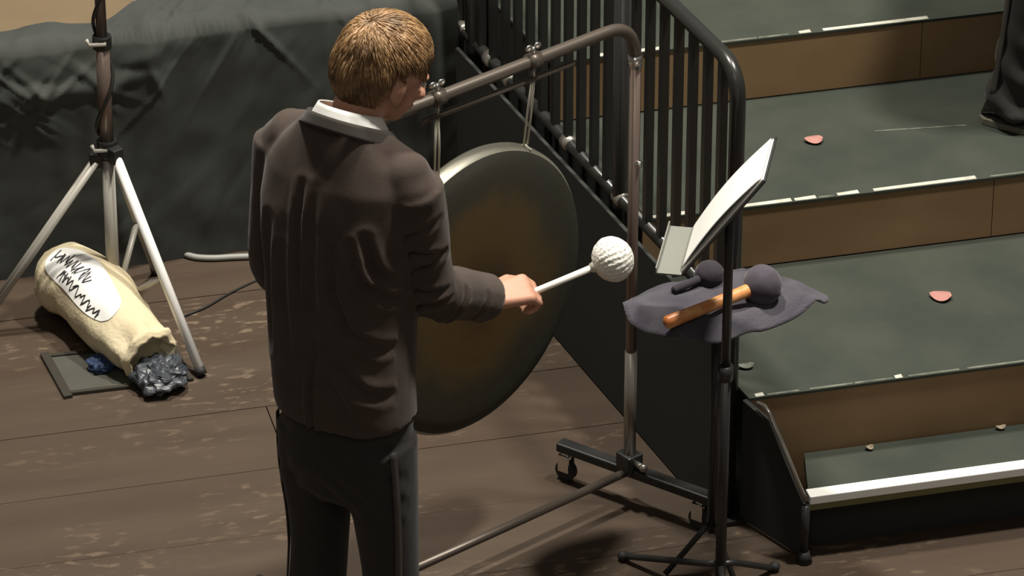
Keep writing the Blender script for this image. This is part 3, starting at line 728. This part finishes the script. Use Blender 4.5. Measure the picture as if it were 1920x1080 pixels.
    hm = MB(); hm.v = [tuple(hc + Rh @ kv[i]) for i in used]; hm.f = [[mp[i] for i in q] for q in ff]
    crown = unit(np.array((.1, -.62, .78)))
    cnt = 0
    while cnt < 4200:
        u = unit(rr.normal(size=3)); p = hcen + u * hr
        if not keep(p): continue
        flow = u - crown; flow = flow - u * flow.dot(u); flow = unit(flow + rr.normal(size=3) * .10 + np.array((0, .25, -.1)) * .6); flow = unit(flow - u * flow.dot(u))
        L = rr.uniform(.028, .055)
        if not keep(p + flow * L * .75 + np.array((0, 0, .004))): continue
        cnt += 1; lift = rr.uniform(.001, .006); wd = rr.uniform(.0010, .0019)
        pts = []
        for k in range(4):
            t_ = k / 3; d = flow * L * t_; q = p + d; uu = (q - hcen) / hr; uu = uu / np.linalg.norm(uu); ex = np.array((1 + .10 * -uu[2], 1 + .24 * -uu[2], 1.42)) if uu[2] < 0 else np.ones(3)
            pts.append(hc + Rh @ (hcen + uu * hr * ex * (1 + (lift * (.3 + 1.1 * t_ - .7 * t_ * t_)) / .09)))
        hm.tube(pts, [wd, wd, wd * .8, wd * .25], 3)
    hm.v = [tuple(q) for q in toW(hm.v)]; hm.build('hair', M['hair'], body, smooth=True)
    # ---- shirt collar and jacket collar
    cz = spec.get('collar_z', 1.495); cy = yo(1.47) + .004
    def band(z0, z1, a0, b0, a1, b1, tilt, gap, th, n=40):
        P = []
        for k in range(5):
            t_ = k / 4; z = z0 + (z1 - z0) * t_; a_ = a0 + (a1 - a0) * t_; bb = b0 + (b1 - b0) * t_; row = []
            for j in range(n + 1):
                ph = R(90) + gap + (2 * math.pi - 2 * gap) * j / n
                row.append((xo(1.45) + a_ * math.cos(ph), cy + bb * math.sin(ph), z - tilt * bb * math.sin(ph)))
            P.append(row)
        q = MB(); q.grid(P); return q
    q = band(cz - .006, cz + .034, .084, .082, .064, .063, .50, R(10), .004); q.v = [tuple(x) for x in toW(q.v)]; q.build('shirt_collar', M['shirt'], body, smooth=True, solid=.004)
    # ---- jacket
    b = MB()
    hem = spec['hem']
    rg = [(hem, .158, .116), (hem + .06, .160, .118), (.98, .160, .116), (1.06, .160, .115), (1.15, .168, .117), (1.25, .178, .120), (1.33, .184, .118), (1.40, .180, .108), (1.445, .150, .092), (1.475, .115, .080), (1.495, .088, .072)]
    b.loft([sring((xo(z), yo(z) - .004, z), a_, d, 40, 2.5, -.12 if z == 1.445 else -.35 if z == 1.475 else -.55 if z == 1.495 else 0) for z, a_, d in rg])
    for sd, sg in (('R', 1), ('L', -1)):
        s, e, w_ = np.array(J['sh' + sd]), np.array(J['el' + sd]), np.array(J['wr' + sd])
        b.chain([np.array((xo(1.4) + sg * .085, yo(1.46), 1.452)), np.array((xo(1.4) + sg * .15, (yo(1.43) + s[1]) / 2, 1.428)), s + np.array((-sg * .006, 0, -.012))], [.046, .052, .061], 16)
        d2 = unit(w_ - e)
        b.tube(spline([s + np.array((0, 0, -.0)), s * .55 + e * .45, e, e * .5 + w_ * .5, w_ - d2 * .006], 5), list(np.interp(np.linspace(0, 1, 21), [0, .25, .5, .75, 1], [.065, .065, .060, .055, .051])), 18)
        b.ell(e, .060)
    v, n, f = remesh(b, .0065, 5, .5)
    disp = np.zeros(len(v))
    def fold(P, depth, wd, mask):
        nonlocal disp
        P = [np.array(p, float) for p in P]; dm = np.full(len(v), 9.0); sgn = np.zeros(len(v)); tt = np.zeros(len(v))
        for k, (a, c) in enumerate(zip(P, P[1:])):
            e = c - a; L2 = e.dot(e); t_ = np.clip(((v - a) @ e) / L2, 0, 1); q = a + t_[:, None] * e
            df = v - q
            if mask == 'back': df = df * np.array((1, 0, 1))
            d = np.linalg.norm(df, axis=1); u_ = d < dm; dm = np.where(u_, d, dm); tt = np.where(u_, (k + t_) / (len(P) - 1), tt)
        ok = (n[:, 1] < -.15) if mask == 'back' else np.ones(len(v), bool)
        if mask == 'back': ok &= (np.abs(v[:, 0]) < .21)
        env = np.sin(np.pi * np.clip(tt * .9 + .05, 0, 1)) ** .6
        disp += ok * env * depth * (-np.exp(-(dm / wd) ** 2) + .75 * np.exp(-((dm - 1.7 * wd) / wd) ** 2))
    for P, dp, wd, mk in spec.get('folds', []): fold(P, dp, wd, mk)
    if spec.get('folds'):
        for tt_, dp, dz in ((.30, .007, .02), (.47, .009, -.02), (.64, .008, .02), (.85, .009, -.015), (1.0, .008, .0), (1.22, .007, .0), (1.62, .004, .0)):
            s, e, w_ = J['shR'], J['elR'], J['wrR']
            c = s + (e - s) * tt_ if tt_ <= 1 else e + (w_ - e) * (tt_ - 1); ax_ = unit(e - s) if tt_ <= 1 else unit(w_ - e)
            a_ = unit(np.cross(ax_, (0, 1, .3))); b_ = np.cross(ax_, a_); rs = .068 if tt_ <= 1 else .056
            ph0 = math.atan2(np.dot((.35, -1, 0), b_), np.dot((.35, -1, 0), a_))
            fold([c + (a_ * math.cos(ph0 + q) + b_ * math.sin(ph0 + q)) * rs + ax_ * dz * q for q in np.linspace(-1.2, 1.2, 7)], dp, .009, 'all')
    soft = np.array([nz(p, 7, 4) * .0045 + nz((p[0], p[1], p[2] * .45), 17, 9) * .003 for p in v]); v2 = v + n * (disp + soft)[:, None]
    m = MB(); m.v = [tuple(q) for q in toW(v2)]; m.f = f; jk = m.build('jacket', M['suit'], body, smooth=True)
    q = band(cz - .026, cz + .008, .106, .099, .086, .084, .55, R(28), .006); q.v = [tuple(x) for x in toW(q.v)]; q.build('jacket_collar', M['lapel'], jk, smooth=True, solid=.006)
    for sd in ('R', 'L'):
        e, w_ = np.array(J['el' + sd]), np.array(J['wr' + sd]); d2 = unit(w_ - e)
        q = MB(); q.tube([w_ - d2 * .03, w_ + d2 * .004], [.036, .034], 20); q.v = [tuple(x) for x in toW(q.v)]; q.build('shirt_cuff', M['shirt'] if spec.get('cuff', True) else M['suit'], body, smooth=True)
    # ---- trousers
    b = MB()
    b.loft([sring((0, 0, z), a_, d, 36, 2.4) for z, a_, d in ((.63, .06, .05), (.67, .115, .085), (.74, .143, .105), (.84, .148, .106), (.95, .145, .104), (1.0, .14, .10))])
    for sd in ('R', 'L'):
        h, k, a = [np.array(J[x + sd]) for x in ('hip', 'knee', 'ank')]
        pts = spline([h + np.array((0, 0, -.06)), h * .5 + k * .5, k, k * .45 + a * .55, a + np.array((0, -.012, .0)), a + np.array((0, -.006, -.045))], 4)
        rd = np.interp(np.linspace(0, 1, len(pts)), [0, .2, .4, .7, .9, 1], [.086, .077, .062, .060, .060, .066])
        b.loft([sring(p, r * .95, r * 1.06, 24, 2.2) for p, r in zip(pts, rd)])
    v, n, f = remesh(b, .0075, 5, .5)
    sf = spec.get('break', .006)
    low = np.clip((.34 - v[:, 2]) / .25, 0, 1)
    d_ = np.array([nz((p[0], p[1], p[2] * .5), 9, 6) * .007 for p in v]) + low * sf * np.sin(v[:, 2] * 58 + 3.0 * v[:, 0] * 10 + 2 * np.sin(v[:, 1] * 30))
    d_ += .0025 * np.sin((v[:, 2] + 1.1 * np.abs(v[:, 0])) * 95) * np.exp(-((v[:, 2] - .70) / .07) ** 2) * (v[:, 1] < 0)
    v2 = v + n * d_[:, None]
    m = MB(); m.v = [tuple(q) for q in toW(v2)]; m.f = f; tr = m.build('trousers', M['trouser'], body, smooth=True)
    for sd, sg in (('R', 1), ('L', -1)):
        k, a, h = [np.array(J[x + sd]) for x in ('knee', 'ank', 'hip')]
        P = []
        for z in np.linspace(.10, .81, 44):
            c = np.interp(z, [a[2], k[2], h[2]], [a[0], k[0], h[0]]); y0 = np.interp(z, [a[2], k[2], h[2]], [a[1], k[1], h[1]])
            row = []
            for dy in (-.050, -.042, -.034):
                sel = v2[(np.abs(v2[:, 2] - z) < .010) & (np.abs(v2[:, 1] - y0 - dy) < .009) & (v2[:, 0] * sg > 0)]
                row.append([(np.abs(sel[:, 0]).max() if len(sel) else abs(c)) * sg, y0 + dy, z])
            P.append(row)
        P = np.array(P); X = P[:, :, 0].copy()
        for k in range(len(P)): P[k, :, 0] = X[max(0, k - 2):k + 3].mean(axis=0)
        P = P.tolist()
        q = MB(); q.grid(P); q.v = [tuple(x) for x in toW(q.v)]; q.build('side_stripe', M['satin'], tr, smooth=True, solid=.003)
    # ---- shoes
    for sd in ('R', 'L'):
        a = np.array(J['ank' + sd]); ft = a.copy(); ft[2] = 0; fr_ = spec.get('toe' + sd, 0.0); dr = np.array((math.sin(fr_), math.cos(fr_), 0)); sx = np.array((dr[1], -dr[0], 0))
        prof = [(-.085, .020, .030, .06), (-.07, .034, .075, .06), (-.02, .038, .095, 0), (.04, .040, .075, 0), (.10, .046, .055, 0), (.15, .044, .042, 0), (.185, .030, .034, 0), (.205, .010, .026, 0)]
        rg = [[ft + dr * y + sx * wd * math.cos(2 * math.pi * j / 20) * (1 if math.sin(2 * math.pi * j / 20) < .2 else .85) + Z * (.016 + max(0, (h_ - .016) * (math.sin(2 * math.pi * j / 20) * .5 + .5))) for j in range(20)] for y, wd, h_, _ in prof]
        q = MB(); q.loft(rg); q.v = [tuple(x) for x in toW(q.v)]; sh = q.build('shoe', M['shoe'], body, smooth=True)
        q = MB(); ol = [ft + dr * y + sx * (wd + .005) for y, wd, *_ in prof] + [ft + dr * y - sx * (wd + .005) for y, wd, *_ in prof[::-1]]
        q.prism(ol, .002, .017); q.v = [tuple(x) for x in toW(q.v)]; q.build('sole', M['sole'], sh)
    return body, J, toW

# ------------------------------------------------------------------ the gong player
HANDW = []
def player_joints(toL, yo):
    J = {}
    shR = np.array((.140, yo(1.42) + .0, 1.405)); J['shR'] = shR; J['shL'] = np.array((-.198, yo(1.42) + .01, 1.408))
    Rl = rotz(R(35))
    J['elR'] = shR + Rl @ np.array((.035, .055, -.270)); J['wrR'] = J['elR'] + Rl @ np.array((.120, .160, -.122))
    hf = Rl @ unit((.80, .30, .06)); J['hfR'] = hf; J['huR'] = np.array((0, 0, 1.0)) + (Rl @ np.array((0, -.45, 0))); J['curlR'] = 1.15
    J['elL'] = J['shL'] + np.array((-.022, -.008, -.295)); J['wrL'] = J['elL'] + np.array((.05, .14, -.19))
    J['hfL'] = np.array((.3, .85, -.25)); J['huL'] = np.array((-.5, .1, .85)); J['curlL'] = .7
    J['head'] = np.array((.006, .145, 1.598))
    for sd, sg in (('R', 1), ('L', -1)):
        J['hip' + sd] = np.array((sg * .078, 0, .86)); J['knee' + sd] = np.array((sg * .097, .02, .47)); J['ank' + sd] = np.array((sg * .115, -.01, .09))
    return J
bk = 'back'
pl_spec = dict(base=(-.352, 8.50, 0), psi=R(35), lean=.055, shift=-.026, seed=5, hyaw=R(22), hpitch=R(24), hroll=R(4), hem=.858, joints=player_joints,
    label='person in a dark suit seen from behind, striking arm out with a white mallet', toeR=.25, toeL=-.2,
    folds=[([(-.055, 0, 1.40), (-.052, 0, 1.30), (-.045, 0, 1.16)], 0.0112, .010, bk), ([(-.02, 0, 1.40), (-.018, 0, 1.25), (0, 0, 1.08)], 0.0064, .012, bk),
           ([(.10, 0, 1.32), (.115, 0, 1.26), (.14, 0, 1.21)], 0.0144, .010, bk), ([(.075, 0, 1.30), (.10, 0, 1.22), (.15, 0, 1.17)], 0.0128, .010, bk),
           ([(.03, 0, 1.28), (.04, 0, 1.18), (.08, 0, 1.10), (.14, 0, 1.06)], 0.0128, .012, bk), ([(.06, 0, 1.02), (.11, 0, .97), (.15, 0, .95)], 0.0096, .012, bk),
           ([(.0, 0, 1.06), (.001, 0, .94), (.002, 0, .80)], 0.0112, .006, bk), ([(.05, 0, .98), (.08, 0, .92), (.11, 0, .88)], 0.0064, .012, bk),
           ([(-.14, 0, 1.3), (-.145, 0, 1.15), (-.13, 0, 1.0)], 0.0096, .012, bk), ([(-.09, 0, 1.25), (-.085, 0, 1.12), (-.06, 0, 1.0)], 0.0064, .012, bk)])
body, J, toW = person(pl_spec)
# white mallet in the right hand
wr = toW(J['wrR']); Rb = rotz(-R(35)); hfw = unit(Rb @ J['hfR']); huw = unit(Rb @ J['huR']); huw = unit(huw - hfw * huw.dot(hfw))
gp = wr + hfw * .095 - huw * .022
tgt = aty(1149, 486, gp[1] + .055)
md = unit(tgt - gp); pa = gp - md * .10; pb = tgt - md * .030
t = empty('striking_mallet', tuple((pa + pb) / 2), 'white mallet with a round yarn head held out in front of the gong', 'mallet')
m = MB(); m.tube([pa, pa + (pb - pa) * .5, pb], [.0085, .0075, .0075], 12); m.build('handle', M['whitestick'], t, smooth=True)
a = unit(np.cross(md, Z)); u = np.cross(a, md)
m = MB(); NU, NV = 96, 40; m.ell(tgt, (.049, .049, .045), (a, u, md), NU, NV)
nv_ = []
for p in m.v:                                        # wound yarn: ribs running from pole to pole
    d = np.array(p) - tgt; th = math.atan2(d.dot(u), d.dot(a)); k = 1 + .035 * math.sin(th * 24) * (1 - abs(d.dot(md)) / .05) + .02 * nz(p, 90, 1)
    nv_.append(tuple(tgt + d * k))
m.v = nv_; m.build('yarn_head', M['yarn'], t, smooth=True)
m = MB(); m.tube([pb - md * .022, pb + md * .0], [.010, .016], 12); m.build('collar', M['cord'], t, smooth=True)

# ------------------------------------------------------------------ someone standing on the risers, cut by the picture's edge
def stand_joints(toL, yo):
    J = {}
    for sd, sg in (('R', 1), ('L', -1)):
        J['sh' + sd] = np.array((sg * .172, yo(1.42), 1.41)); J['el' + sd] = J['sh' + sd] + np.array((sg * .05, -.02, -.28)); J['wr' + sd] = J['el' + sd] + np.array((-sg * .01, .07, -.24))
        J['hf' + sd] = np.array((0, .25, -1.0)); J['hu' + sd] = np.array((sg * 1.0, .1, 0)); J['curl' + sd] = .5
        J['hip' + sd] = np.array((sg * .085, 0, .86)); J['knee' + sd] = np.array((sg * .095, .02, .47)); J['ank' + sd] = np.array((sg * .10, -.01, .09))
    J['head'] = np.array((0, .06, 1.615)); return J
person(dict(base=(1.318, 10.50, .51), psi=R(118), lean=.015, seed=9, hyaw=0, hpitch=R(4), hem=.80, joints=stand_joints, folds=[], **{'break': .008},
    label='person in dark trousers and shiny black shoes standing on the risers at the right edge'))
